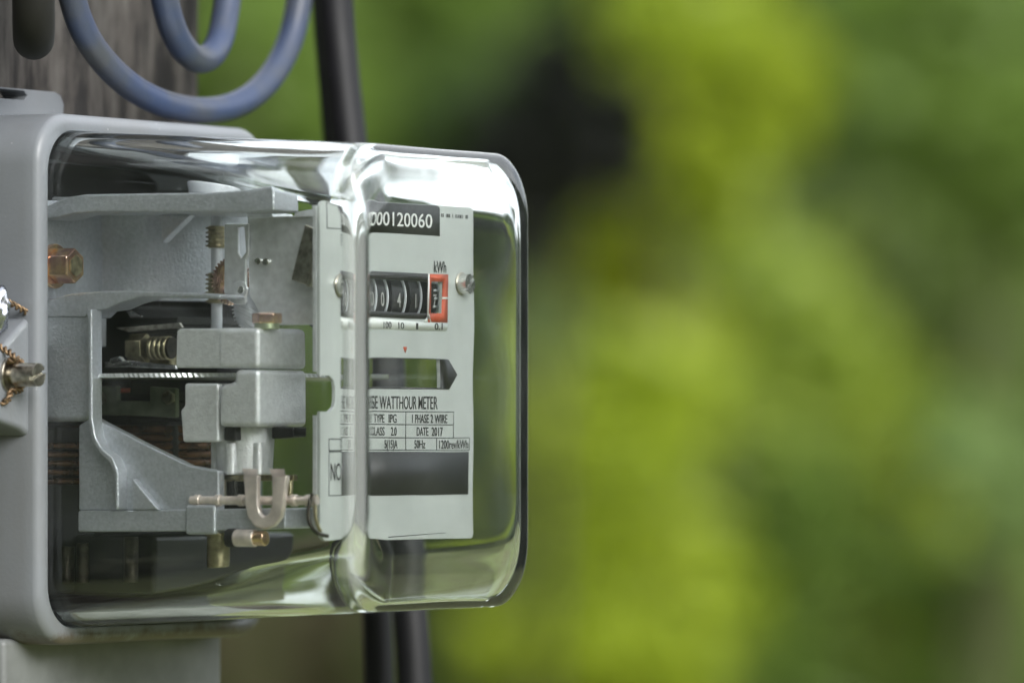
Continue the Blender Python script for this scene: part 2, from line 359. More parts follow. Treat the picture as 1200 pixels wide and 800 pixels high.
# seal boss on the near flank
boss = slab_front('seal_boss', [(1.0, 16.0), (-3, 13.6), (-16, 4.5), (-24, 2.0), (-24, -10), (-16, -10.5), (-4, -13.0), (1.0, -15.0)], -3.0, 22, M['housing'], meter, 1.6, seg=3)
def slotted(name, c, axis, r, h, m, parent, slot_dir=(0, 0, 1), depth=None):
    """screw head with a cut slot in its +axis face"""
    A = Vector(axis).normalized(); S = Vector(slot_dir).normalized(); T = A.cross(S)
    n = 36; sw = r*0.16; dp = depth or h*0.35
    bm = bmesh.new()
    bmesh.ops.create_cone(bm, cap_ends=True, segments=n, radius1=r, radius2=r*0.96, depth=h)
    for sgn in (1, -1):
        g = bm.verts[:] + bm.edges[:] + bm.faces[:]
        bmesh.ops.bisect_plane(bm, geom=g, plane_co=(sgn*sw, 0, 0), plane_no=(1, 0, 0))
    g = bm.verts[:] + bm.edges[:] + bm.faces[:]
    bmesh.ops.bisect_plane(bm, geom=g, plane_co=(0, 0, h/2-dp), plane_no=(0, 0, 1))
    fs = [f for f in bm.faces if f.calc_center_median().z > h/2-dp+1e-4 and abs(f.calc_center_median().x) < sw*0.98]
    bmesh.ops.delete(bm, geom=fs, context='FACES')
    ed = [e for e in bm.edges if e.is_boundary]
    a = [v for v in bm.verts if abs(abs(v.co.x)-sw) < 1e-4 and v.co.z > h/2-dp-1e-4]
    for sgn in (1, -1):
        vs = [v for v in a if v.co.x*sgn > 0]
        top = sorted([v for v in vs if v.co.z > h/2-1e-3], key=lambda v: v.co.y); bot = sorted([v for v in vs if v.co.z < h/2-dp+1e-3], key=lambda v: v.co.y)
        if len(top) >= 2 and len(bot) >= 2:
            try: bm.faces.new((top[0], top[-1], bot[-1], bot[0]))
            except Exception: pass
    lo = [v for v in a if v.co.z < h/2-dp+1e-3]
    if len(lo) >= 4:
        q = [min((v for v in lo if v.co.x > 0), key=lambda v: v.co.y), max((v for v in lo if v.co.x > 0), key=lambda v: v.co.y),
             max((v for v in lo if v.co.x < 0), key=lambda v: v.co.y), min((v for v in lo if v.co.x < 0), key=lambda v: v.co.y)]
        try: bm.faces.new(q)
        except Exception: pass
    bmesh.ops.recalc_face_normals(bm, faces=bm.faces)
    mtx = Matrix((T, S, A)).transposed().to_4x4()
    bm.transform(Matrix.Translation(Vector(c)*MM) @ mtx @ Matrix.Scale(MM, 4))
    me = bpy.data.meshes.new(name); bm.to_mesh(me); bm.free()
    o = link(name, me, m, parent, smooth=False); return o
scr = slotted('seal_screw', (2.6, -8.4, 0.9), (1, 0, 0), 3.1, 6.6, M['nickel'], meter, (0, 0.95, 0.3), 1.2)
bevel(scr, 0.3, 2, 40)
cyl('shank', (-0.7, -8.4, 0.9), 'x', 2.3, 5.0, M['nickel'], scr)
cyl('washer', (-2.6, -8.4, 0.9), 'x', 4.6, 1.0, M['nickel'], scr)

# ---- glass cover
GT = 3.5; GD = 89.0
def cover_rings(off, front_x, cap):
    """off = wall offset inwards; rings from the rim to the front, then to the middle of the front pane"""
    rings = []; GC = 55.4; A0, B0, A1, B1 = 50.9, 63.6, 43.8, 58.6
    rx, ry, rz, rc = (4.8, 5.4, 12.0, 13.0)
    if off: rx, ry, rz, rc = 2.4, 2.6, 14.5, 9.5
    xs = list(np.linspace(-7, front_x-rx, 26))
    def ab(x):
        t = min(1, max(0, x/GD)); return A0+(A1-A0)*t-off, B0+(B1-B0)*t-off
    def wob(x, y, z):
        return (noise.noise(Vector((x*0.05, y*0.05+off*9, z*0.022)))*0.32 + noise.noise(Vector((x*0.11+7, y*0.11, z*0.07+off*5)))*0.09)
    def ring(x, iy, iz, r):
        a, b = ab(x); pts = densify(rrect(GC, 0, a-iy, b-iz, r, 16), 22)
        out = []
        for (y, z) in pts:
            k = wob(x, y, z)*(0.5 if off else 0.32)
            d = Vector((y-GC, z*0.75)).normalized(); out.append((x, y+d.x*k, z+d.y*k))
        return out
    # the inside corners grow rounder towards the front, where the moulding is thickest
    rcx = lambda x: rc + (7.0*min(1, max(0, x/GD))**2.5 if off else 0)
    for x in xs: rings.append(ring(x, 0, 0, rcx(x)))
    rc = rcx(front_x)
    N = 22
    for i in range(1, N+1):
        t = i/N*math.pi/2
        rings.append(ring(front_x-rx+rx*math.sin(t), ry*(1-math.cos(t)), rz*(1-math.cos(t)), rc-min(ry, rz)*(1-math.cos(t))*0.6))
    last = rings[-1]
    for s in (0.985, 0.95, 0.9, 0.8, 0.7, 0.6, 0.5, 0.4, 0.3, 0.2, 0.1, 0.03):
        rings.append([(front_x + noise.noise(Vector((3+off, (GC+(p[1]-GC)*s)*0.05, p[2]*s*0.05)))*0.10*(1-s**6), GC+(p[1]-GC)*s, p[2]*s) for p in last])
    return rings
def build_cover():
    ro = cover_rings(0, GD, True); ri = cover_rings(GT, GD-4.6, True)
    n = len(ro[0]); verts = []; faces = []
    def add(rings):
        base_i = len(verts)
        for rg in rings: verts.extend([tuple(c*MM for c in p) for p in rg])
        for i in range(len(rings)-1):
            a, b = base_i+i*n, base_i+(i+1)*n
            for j in range(n): faces.append((a+j, a+(j+1) % n, b+(j+1) % n, b+j))
        faces.append(tuple(base_i+(len(rings)-1)*n+j for j in range(n)))
        return base_i
    a = add(ro); b = add(ri)
    for j in range(n): faces.append((a+j, a+(j+1) % n, b+(j+1) % n, b+j))
    me = bpy.data.meshes.new('glass_cover'); me.from_pydata(verts, [], faces)
    bm = bmesh.new(); bm.from_mesh(me); bmesh.ops.recalc_face_normals(bm, faces=bm.faces); bm.to_mesh(me); bm.free()
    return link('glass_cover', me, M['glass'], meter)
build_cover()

# ---- cast frame
arm = slab_side('frame_arm', [(50, 243), (62, 238), (80, 231), (100, 228), (140, 227), (240, 226), (290, 222), (318, 218), (321, 222), (321, 247), (300, 249), (240, 249), (110, 249), (85, 251), (68, 256), (50, 258)],
                14, 12, M['cast'], meter, 0.8, seg=3)
slab_side('arm_rear', [(60, 231), (248, 231), (248, 248.6), (60, 250)], 25.8, 36, M['cast'], arm, 0.5)
slab_side('bearing_arm', [(225, 230), (278, 230), (278, 248), (225, 248)], 61, 17, M['cast'], arm, 0.5)
def ribbon(name, path, z0, z1, thick, m, parent, bev=0.3):
    """vertical wall following a plan path [(x,y)]"""
    P = [Vector(p) for p in path]; out = []
    for sgn in (1, -1):
        row = []
        for i, p in enumerate(P):
            t = (P[min(i+1, len(P)-1)]-P[max(i-1, 0)]).normalized(); nrm = Vector((-t.y, t.x)); row.append(p+nrm*sgn*thick/2)
        out.append(row)
    poly = out[0]+out[1][::-1]
    me = from_curve([[(p.x*MM, p.y*MM) for p in poly]], extrude=(z1-z0)/2*MM)
    me.transform(Matrix.Translation((0, 0, (z0+z1)/2*MM))); clean(me)
    o = link(name, me, m, parent); 
    if bev: bevel(o, bev)
    return o
zt, zb = gs(190, 252, 50)[2], gs(190, 343, 50)[2]
web = ribbon('frame_web', [(-9, 44), (-5, 45.5), (-1, 48), (2.5, 52), (5, 56), (7, 61), (9, 68), (11, 78), (12, 98)], zb-2, zt+2, 2.4, M['cast'], meter)
slab_front('frame_flange', [(9, zb-14), (45, zb-14), (45, zt+3), (9, zt+3)], -8.5, 3.0, M['cast'], meter, 0.5,
           holes=[[(gs(103, 313, 33)[1]+1.0*math.cos(t), 29.5+1.9*math.sin(t)) for t in np.linspace(0, 2*math.pi, 13)[:-1]]])
slab_side('gusset', [(187, 252), (222, 252), (190, 285)], 40, 3, M['cast'], web, 0.4)
# hex bolt fixing the frame
p = gs(66, 312, 16)
bolt = cyl('frame_bolt', (-1.6, 16, p[2]), 'x', 4.7, 6.0, M['brass'], meter, seg=6, bev=0.5)
cyl('washer', (-5.2, 16, p[2]), 'x', 5.8, 1.2, M['brass'], bolt, seg=36)
cyl('bolt_recess', (1.3, 16, p[2]), 'x', 2.6, 1.0, M['brass_dull'], bolt, seg=6, r2=3.0)
# lower bracket: rounded column, sloping web, shelf
zc = lambda py, Y=16: gs(100, py, Y)[2]
slab_side('frame_shoulder', [(40, 352), (62, 350), (84, 344), (120, 341), (160, 341), (225, 343), (258, 345), (258, 350), (220, 349), (165, 348), (140, 355), (124, 362), (108, 364), (100, 372), (40, 372)],
          16, 12, M['cast'], meter, 0.7, seg=3)
col = slab_side('frame_column', [(40, 366), (107, 366), (107, 491), (94, 494), (40, 494)], 16.6, 3.6, M['cast'], meter, 1.7, seg=4)
lip = slab_side('column_lip', [(102, 362), (107.5, 362), (108, 490), (112, 512), (120, 526), (132, 536), (138, 552), (139, 597), (134, 597), (133, 553), (127, 541), (116, 531), (107, 516), (103, 496)],
          13.4, 5, M['cast'], meter, 0.5)
slab_side('frame_web_lower', [(92, 498), (102, 492), (112, 490), (170, 520), (222, 545), (256, 551), (256, 598), (92, 598)], 17.6, 3.2, M['cast'], meter, 0.5)
shelf = slab_side('frame_shelf', [(91, 598), (334, 595), (334, 619), (240, 622), (91, 623)], 16.0, 14, M['cast'], meter, 0.5)
slab_side('shelf_block', [(216, 591), (252, 591), (252, 626), (216, 626)], 15.3, 5, M['cast'], shelf, 0.9)
slab_side('gusset', [(155, 597), (155, 560), (186, 597)], 15.4, 3.4, M['cast'], shelf, 0.4)

# ---- dark electromagnet core inside
cav_shade = box('cavity_shade', (-32.6, 6.0, -61), (-31.4, 105, 61), M['blackpl'], meter, 0.3)  # black panels put the shade of the base cavity into colour
box('cavity_shade_side', (-31.2, 104.6, -52), (-3, 105.4, 52), M['blackpl'], cav_shade, 0.2)
box('cavity_shade_side', (-31.2, 10, -62.3), (-3, 101, -61.5), M['blackpl'], cav_shade, 0.2)
box('cavity_shade_side', (-31.2, 10, 61.5), (-3, 101, 62.3), M['blackpl'], cav_shade, 0.2)
core = box('magnet_core', (-30, 62, zc(352)), (-12, 104, zc(640)), M['lam'], meter, 1)
for k in range(14):
    z = zc(372)-k*2.5
    if abs(z) < 4: continue
    box('lamination', (-12, 60, z-1.0), (4 if z > 0 else 1, 103, z+0.9), M['lam'], core, 0.2)
box('terminal_block', (-30, 34, zc(705)), (14, 104, zc(628)), M['blackpl'], meter, 1.5)
blk = box('coil_bobbin', (-29, 50, zc(560)), (10, 96, zc(497)), M['blackpl'], meter, 1)
def winding(name, cx, cy_, a, b, z, r, parent):
    pts = [(cx+(p[0]-0), cy_+p[1], z) for p in rrect(0, 0, a, b, min(a, b)*0.6, 6)]
    pts.append(pts[0])
    return tube(name, pts, r, M['copper'], parent, kind='POLY', res=3)
for k in range(6): winding('coil_winding', -9, 72, 21, 25, zc(503+k*9.5, 50), 1.1, blk)
coil2 = box('side_coil_bobbin', (-30, 16, zc(700)), (-11, 44, zc(500)), M['blackpl'], meter, 1)
for k in range(5): winding('coil_winding', -20, 30, 11, 15.5, zc(522+k*10.5, 20), 0.9, coil2)
# bracket, lever and small parts seen in the dark opening
br = slab_side('core_bracket', [(107, 452), (138, 452), (138, 470), (176, 470), (176, 453), (206, 455), (206, 489), (107, 486)], 46, 2.0, M['green_grey'], meter, 0.4)
for q in (117, 197):
    c = gs(q, 466, 45); cyl('screw', (c[0], 45.4, c[2]), 'y', 1.9, 1.6, M['nickel'], br, seg=6)
slab_side('red_mark', [(130, 455), (152, 455), (152, 460), (130, 460)], 48.6, 0.6, M['red'], br, 0)
lv = slab_side('adjusting_lever', [(122, 424), (150, 422), (205, 428), (206, 433), (150, 430), (122, 430)], 40, 1.4, M['steel'], meter, 0.3)
slab_side('lever_tip', [(128, 420), (140, 417), (144, 424), (128, 428)], 38.6, 1.6, M['steel'], lv, 0.3)
c = gs(190, 408, 50); cs = cyl('core_screw', c, 'x', 2.9, 7, M['brass_dark'], meter, seg=24)
for k in range(4): cyl('thread', (c[0]-2.4+k*1.5, c[1], c[2]), 'x', 3.1, 1.1, M['brass_dull'], cs, seg=20, bev=0)
cyl('screw_head', (c[0]-7, c[1], c[2]), 'x', 4.0, 5, M['brass_dull'], cs, seg=6)
slab_side('upper_lever', [(135, 384), (210, 378), (214, 384), (150, 389)], 50, 1.2, M['nickel'], meter, 0.2)
slab_side('spring_plate', [(146, 362), (152, 372), (166, 371), (160, 366)], 52, 1.2, M['steel'], meter, 0.2)
box('brake_block', (-6, 54, zc(428)), (6, 70, zc(398)), M['green_grey'], meter, 0.6).data.materials[0] = M['brass_dull']

# ---- spindle, disc
SX, SY = gs(253, 300, 58)[0], 58.0
zz = lambda py: gs(251, py, SY)[2]
sp = cyl('spindle', (SX, SY, (zz(232)+zz(395))/2), 'z', 1.45, zz(232)-zz(395), M['whitepl'], meter)
def worm(z0, z1, n):
    b = cyl('worm_collar', (SX, SY, (z0+z1)/2), 'z', 2.2, z0-z1, M['brass_dull'], sp)
    for k in range(n):
        cyl('worm_thread', (SX, SY, z1+(k+0.5)*(z0-z1)/n), 'z', 2.9, (z0-z1)/n*0.42, M['brass_dull'], b, seg=24, bev=0.1)
worm(zz(265), zz(291), 5); worm(zz(320), zz(356), 7)
cap = cyl('bearing_cap', (SX, SY, zz(214)), 'z', 7.3, zz(200)-zz(228), M['whitepl'], meter, bev=0.9)
def rotor():
    Rr = 42.0; z = gs(150, 440, 20)[2]; n = 360
    bm = bmesh.new(); t = 0.55
    rows = []
    for (r, zo, teeth) in ((2.0, t, 0), (Rr-2.6, t, 0), (Rr-0.7, t, 0.0), (Rr, t*0.9, 1), (Rr, -t*0.9, 1), (Rr-0.7, -t, 0), (Rr-2.6, -t, 0), (2.0, -t, 0)):
        row = []
        for i in range(n):
            rr = r + (0.28 if (teeth and i % 2) else 0); a = 2*math.pi*(i + (0.7 if zo < 0 and teeth else 0))/n
            row.append(bm.verts.new(((SX+rr*math.cos(a))*MM, (SY+rr*math.sin(a))*MM, (z+zo)*MM)))
        rows.append(row)
    for a, b in zip(rows, rows[1:]+rows[:1]):
        for i in range(n): bm.faces.new((a[i], a[(i+1) % n], b[(i+1) % n], b[i]))
    bmesh.ops.recalc_face_normals(bm, faces=bm.faces)
    me = bpy.data.meshes.new('rotor_disc'); bm.to_mesh(me); bm.free()
    return link('rotor_disc', me, M['disc'], meter, smooth=False)
rotor()

# ---- brake magnet
mg = slab_side('brake_magnet', [(207, 388), (210, 385), (302, 385), (302, 431), (206, 431)], 17.4, 22, M['cast2'], meter, 1.5, seg=4)
slab_side('magnet_pole', [(254.5, 384.2), (303, 384.2), (303, 431.6), (254.5, 431.6)], 16.8, 23, M['cast2'], mg, 1.4, seg=4)
slab_side('magnet_lower', [(274, 433), (303, 433), (303, 500), (256, 500), (256, 452), (274, 447)], 16.8, 23, M['cast2'], meter, 1.4, seg=4)
slab_side('magnet_foot', [(216, 449), (256, 449), (256, 518), (214, 518), (211, 480), (216, 476)], 18.0, 20, M['cast2'], meter, 1.4, seg=4)
pc = gs(287, 528, 28)
pst = cyl('magnet_post', (pc[0], 28, (gs(287, 499, 28)[2]+gs(287, 556, 28)[2])/2), 'z', 7.3, gs(287, 499, 28)[2]-gs(287, 556, 28)[2], M['cast2'], meter, seg=10, r2=8.0, bev=0.8)
for (ax, ay) in ((-6.9, -2.5), (6.3, -3.6), (0.4, -7.0)):
    cyl('post_rib', (pc[0]+ax, 28+ay, (gs(287, 518, 28)[2]+gs(287, 556, 28)[2])/2), 'z', 1.5, gs(287, 518, 28)[2]-gs(287, 556, 28)[2], M['cast2'], pst, seg=16, bev=0.4)
slab_side('post_clamp', [(262, 500), (276, 500), (276, 516), (262, 516)], 18.6, 5, M['blackpl'], pst, 0.4)
slab_side('post_clamp', [(318, 500), (344, 500), (344, 512), (318, 514)], 26, 6, M['blackpl'], pst, 0.4)
cb = gs(313, 372, 22)
mb = cyl('magnet_bolt', (cb[0], 22, gs(313, 373, 22)[2]), 'z', 3.9, 2.6, M['brass'], meter, seg=6, bev=0.35)
cyl('bolt_washer', (cb[0], 22, gs(313, 381, 22)[2]), 'z', 3.2, 2.0, M['green_zinc'], mb)
cyl('bolt_dome', (cb[0], 22, gs(313, 367.2, 22)[2]), 'z', 2.9, 0.8, M['rose'], mb, r2=1.7)
cg = gs(324, 215, 34)
gsr = cyl('frame_screw', (cg[0], 34, gs(324, 218, 34)[2]), 'z', 3.9, 1.7, M['green_zinc'], meter)
cyl('screw_head', (cg[0], 34, gs(324, 212, 34)[2]), 'z', 3.2, 1.6, M['green_zinc'], gsr, r2=2.4)

# ---- register carriage
reg = slab_side('register_side_plate', [(290, 254), (377, 252), (377, 380), (323, 381), (305, 368), (292, 345)], 30, 1.0, M['sheet'], meter, 0.25)
slab_side('inner_plate', [(263, 262), (291, 262), (291, 300), (288, 304), (288, 356), (276, 357), (266, 352), (262, 343)], 28.6, 1.1, M['sheet'], reg, 0.35,
          holes=[[(279, 266), (286, 266), (288, 296), (283, 303), (279, 296)]])
slab_side('top_flange', [(290, 249), (318, 249), (320, 254), (344, 254), (346, 248), (377, 242), (377, 253), (290, 255)], 28.4, 10, M['sheet'], reg, 0.4)
for (a, b, r) in ((303, 306, 1.0), (312, 307, 1.0), (283, 340, 1.1)):
    q = gs(a, b, 28.4 if a < 290 else 29.6); cyl('rivet', q, 'y', r, 1.0, M['steel'], reg, seg=16, r2=r*0.7)
q = gs(283, 340, 29)
cyl('bushing', (q[0], 28.3, q[2]), 'y', 2.4, 0.5, M['sheet'], reg, seg=24)
clip = slab_side('spring_clip', [(357, 263), (377, 271), (359, 334), (341, 328)], 26, 1.1, M['nickel'], meter, 0.35)
slab_side('clip_fold', [(371, 290), (376, 290), (363, 336), (358, 336)], 24.5, 2.0, M['nickel'], clip, 0.3)
def gear(name, c, r, n, thick, m, parent):
    pts = []
    for i in range(n*4):
        a = 2*math.pi*i/(n*4); rr = r if (i % 4) in (0, 1) else r-0.7; pts.append((c[0]+rr*math.cos(a), c[2]+rr*math.sin(a)))
    return slab_side(name, pts, c[1], thick, m, parent, 0, raw=True)
gear('gear_wheel', gs(293, 362, 32), 5.6, 36, 1.0, M['sheet'], meter)
gear('gear_wheel', gs(270, 330, 40), 6.2, 36, 1.0, M['brass'], meter)

# ---- lower adjusters
rod = tube('adjuster_rod', [gs(224, 586, 17), gs(300, 586, 17), gs(372, 586, 17)], 1.15, M['rose'], meter, kind='POLY')
for q in (232, 256, 283, 345, 362):
    c = gs(q, 586, 17); cyl('collar', (c[0], 17, c[2]), 'x', 1.5, 1.6, M['rose'], rod, seg=20, bev=0.15)
slab_side('adjuster_plate', [(232, 556), (344, 556), (344, 563), (232, 564)], 22, 2, M['brass_dull'], meter, 0.2)
for (a, wd, mm_) in ((249, 1.0, 'brass_dull'), (262, 0.8, 'nickel'), (275, 0.6, 'blackpl'), (232, 0.7, 'nickel'), (340, 0.8, 'brass_dull')):
    c = gs(a, 574, 21); cyl('adjuster_pin', c, 'z', wd, 5.0, M[mm_], meter, seg=14, bev=0.1)
u = []
outer = [(284.5, 557), (286, 572), (287, 592), (290, 606), (298, 616), (309, 620), (321, 616), (329, 606), (332, 592), (333.5, 572), (336, 557)]
inner = [(318, 557), (318.5, 574), (318, 592), (315, 601), (309, 605), (304, 601), (302, 592), (301.5, 574), (302, 557)]
ucl = slab_side('u_clip', outer+inner, 13.2, 1.8, M['rose'], meter, 0.45, seg=3)
for (a, b) in ((286, 302), (318, 334)):
    f = bmesh.new()
    p0, p1 = gs(a, 557, 13.2), gs(b, 557, 13.2); p2, p3 = gs(b-0.5, 549, 18), gs(a-2.5, 549, 18)
    vs = [f.verts.new(Vector(q)*MM) for q in (p0, p1, p2, p3)]; fc = f.faces.new(vs)
    bmesh.ops.solidify(f, geom=[fc], thickness=0.0012)
    me = bpy.data.meshes.new('clip_tab'); bmesh.ops.recalc_face_normals(f, faces=f.faces); f.to_mesh(me); f.free()
    link('clip_tab', me, M['rose'], ucl, smooth=False)
c = gs(256, 645, 20); bp_ = cyl('brass_post', c, 'z', 2.9, 9.0, M['brass_dull'], meter, bev=0.3)
cyl('post_collar', (c[0], 20, c[2]+4.2), 'z', 3.5, 0.8, M['brass_dull'], bp_)
c = gs(288, 630, 16); ps = cyl('adjuster_screw', c, 'x', 2.2, 6.0, M['rose'], meter)
cyl('screw_head', (c[0]-4.0, 16, c[2]), 'x', 2.4, 2.6, M['blackpl'], ps)
cyl('screw_tip', (c[0]+4.4, 16, c[2]), 'x', 1.9, 3.2, M['brass'], ps)
tube('copper_strap', [gs(366, 578, 16), gs(362, 590, 15), gs(360, 604, 14), gs(364, 617, 14), gs(372, 626, 16), gs(384, 628, 20)], 0.5, M['brass_dark'], meter)
tube('copper_strap', [gs(371, 580, 18), gs(368, 596, 17), gs(369, 612, 17), gs(376, 622, 19)], 0.5, M['brass_dull'], meter)
for (a, wd, b0, b1, mm_) in ((154, 1.9, 628, 684, 'brass_dark'), (78, 2.2, 640, 684, 'brass_dark'), (97, 1.7, 636, 684, 'brass_dark')):
    c0, c1 = gs(a, b0, 30), gs(a, b1, 30); cyl('terminal_post', (c0[0], 30, (c0[2]+c1[2])/2), 'z', wd, c0[2]-c1[2], M[mm_], meter)

# ---- faceplate
FX = 72.0
Y1, Y2 = front(377.8, 430, FX)[1], fp(552, 430)[1]
def fz(py, px=480): return fp(px, py)[2]
PT, PB = fz(236), fz(632)
def rect(y0, y1, zt_, zb_): return [(y0, zb_), (y1, zb_), (y1, zt_), (y0, zt_)]
yw0, yw1 = fp(403, 0)[1], fp(516, 0)[1]
fy = lambda px: fp(px, 400)[1]         # by the front pane
sy = lambda px: front(px+2.8, 400, FX)[1]   # by the side pane
def arc_pts(cx, cz, r, a0, a1, n=8): return [(cx+r*math.cos(R(a0+(a1-a0)*i/n)), cz+r*math.sin(R(a0+(a1-a0)*i/n))) for i in range(n+1)]
cr = 3.5
nz0, nz1, nd = fz(482, 385), fz(440, 385), sy(393)-Y1
outline = (arc_pts(Y1+cr, PB+cr, cr, 270, 180) + [(Y1, nz0)] + [(Y1+nd*0.6, nz0), (Y1+nd*0.92, nz0+1.2), (Y1+nd, nz0+3), (Y1+nd, nz1-3), (Y1+nd*0.92, nz1-1.2), (Y1+nd*0.6, nz1), (Y1, nz1)]
           + arc_pts(Y1+cr, PT-cr, cr, 180, 90) + arc_pts(Y2-1.5, PT-1.5, 1.5, 90, 0) + arc_pts(Y2-1.5, PB+1.5, 1.5, 0, -90))
reg_hole = rect(sy(402), fy(515), fz(329), fz(366))
disc_hole = rect(sy(404), fy(513), fz(421), fz(454))
fpl = slab_front('faceplate', outline, FX, 1.0, M['plate'], meter, 0.15, holes=[reg_hole, disc_hole])
# a folded strip along the near edge
box('edge_fold', (FX-2.2, Y1-0.1, nz1+1), (FX-1.02, Y1+0.8, PT-2), M['sheet'], fpl, 0.15)
box('edge_fold', (FX-2.2, Y1-0.1, PB+3), (FX-1.02, Y1+0.8, nz0-1), M['sheet'], fpl, 0.15)
IX = FX+0.06
def ink(name, pts, m='ink', x=IX, holes=()): return slab_front(name, pts, x, 0.06, M[m], fpl, 0, holes=holes)
def frame_rect(name, y0, y1, z1, z0, lw=0.28, m='ink', x=IX): return ink(name, rect(y0, y1, z1, z0), m, x, holes=[rect(y0+lw, y1-lw, z1-lw, z0+lw)])
Xt = IX+0.07
# counter serial strip
ink('serial_strip', [(sy(405), fz(275)), (fy(512), fz(275)), (fy(512), fz(240)), (fy(511), fz(238)), (fy(508), fz(236.5)), (sy(405), fz(236.5))])
text_w('serial_number', '5000120060', sy(409), fy(503), fz(266), 3.7, M['white_ink'], fpl, Xt)
frame_rect('blank_box', sy(383), sy(405)-0.05, fz(238), fz(273))
text_w('small_print', 'KB', sy(403), sy(411), fz(288), 1.9, M['ink'], fpl, Xt); frame_rect('small_box', sy(401), sy(414), fz(278), fz(291), 0.2)
def barcode():
    y = fy(514); e = fy(548); k = 0
    while y < e:
        wd = random.choice((0.25, 0.4, 0.7)); ink('barcode_bar', rect(y, y+wd, fz(247), fz(252)), 'ink'); y += wd + random.choice((0.3, 0.5, 1.3)); k += 1
barcode()
# register window surround
ink('register_surround', rect(sy(400), fy(498), fz(320), fz(373)), 'ink', holes=[rect(sy(402), fy(497.2), fz(329), fz(366))])
ink('decimal_surround', rect(fy(499.5), fy(522), fz(320), fz(377)), 'red', holes=[rect(fy(502), fy(515), fz(329), fz(366))])
ink('pale_line', [(fy(493.5), fz(377)), (fy(497), fz(372)), (fy(500), fz(366)), (fy(503), fz(377)), (fy(502), fz(377)), (fy(500), fz(371)), (fy(498), fz(377))], 'white_ink', Xt)
ink('pale_line', rect(fy(498), fy(499.7), fz(320), fz(373)), 'white_ink', Xt)
ink('pale_line', rect(fy(515), fy(522.3), fz(347), fz(349.5)), 'white_ink', Xt)
text_w('unit_text', 'kWh', fy(504.5), fy(519), fz(318), 3.0, M['ink'], fpl, Xt)
ink('scale_strip', [(sy(402), fz(387)), (fy(520), fz(387)), (fy(522), fz(384)), (fy(522), fz(377.4)), (sy(402), fz(373.4))], 'paper')
for s, a, b in (('1000', 406, 414), ('100', 446, 455), ('10', 463, 469.5), ('1', 484.5, 487), ('0.1', 507, 516)):
    ya, yb = (sy(a), sy(b)) if a < 420 else (fy(a), fy(b)); text_w('scale_text', s, ya, yb, fz(385.5), 1.7, M['ink'], fpl, Xt)
def plate_screw(px, py, f):
    y, z = f(px), fz(py, px); o = slotted('plate_screw', (FX+1.6, y, z), (1, 0, 0), 2.7, 2.4, M['steel'], fpl, (0, 0.8, 0.6), 0.9); bevel(o, 0.25, 2, 40)
    cyl('screw_washer', (FX+0.35, y, z), 'x', 3.1, 0.5, M['nickel'], fpl)
plate_screw(537, 333, fy); plate_screw(398.5, 334, sy)
# disc window arrow band
ink('arrow_band', [(sy(401), fz(456)), (fy(522), fz(456)), (fy(532), fz(438)), (fy(522), fz(420)), (sy(401), fz(420))], 'ink', holes=[rect(sy(404), fy(513), fz(421), fz(454))])
ink('red_pointer', [(fy(468.5), fz(407)), (fy(473.5), fz(407)), (fy(471), fz(414.5))], 'red')
# title and table
text_w('title_text', '1 PHASE WATTHOUR METER', sy(388)+6.2, fy(509.5), fz(479), 3.3, M['ink'], fpl, Xt)
tL = sy(400)
def hline(y0, y1, py): ink('table_line', rect(y0, y1, fz(py-0.5), fz(py+0.5)))
def vline(y, pa, pb): ink('table_line', rect(y-0.12, y+0.12, fz(pa), fz(pb)))
hline(tL, fy(528), 482); hline(tL, fy(528), 497); hline(tL, fy(547), 512.5); hline(tL, fy(547), 527)
vline(fy(472.5), 482, 527); vline(fy(528), 482, 512); vline(fy(508.5), 512.5, 527); vline(fy(547), 512.5, 527); vline(tL, 482, 527)
h2 = 2.2
for s, a, b, py in (('TYPE', 434.5, 447, 495), ('IPG', 452, 461, 495), ('1 PHASE 2 WIRE', 480, 520, 495), ('CLASS', 430, 447, 510), ('2.0', 454.5, 461, 510), ('DATE', 486, 499.5, 510), ('2017', 503, 515, 510),
                    ('5(15)A', 447, 462, 525), ('50Hz', 483, 496, 525), ('1200rev/kWh', 511, 545, 525)):
    text_w('table_text', s, fy(a), fy(b), fz(py), h2, M['ink'], fpl, Xt)
for py in (495, 510, 525): text_w('table_text', 'RC', sy(404), sy(410), fz(py), h2, M['ink'], fpl, Xt)
ink('number_panel', rect(sy(406), fy(546.5), fz(529), fz(580)))
frame_rect('number_box', sy(385), sy(406)-0.05, fz(528.6), fz(580), 0.25)
frame_rect('number_box_top', sy(385), sy(409), fz(514), fz(528.3), 0.25)
text_w('number_text', 'NO.', sy(387), sy(401), fz(562), 4.4, M['ink'], fpl, Xt); text_w('small_print', 'ID', sy(400), sy(405), fz(525), 2.2, M['ink'], fpl, Xt)
ink('foot_line', [(fy(452), fz(629)), (fy(520), fz(625)), (fy(520), fz(624.4)), (fy(452), fz(628))], 'ink')
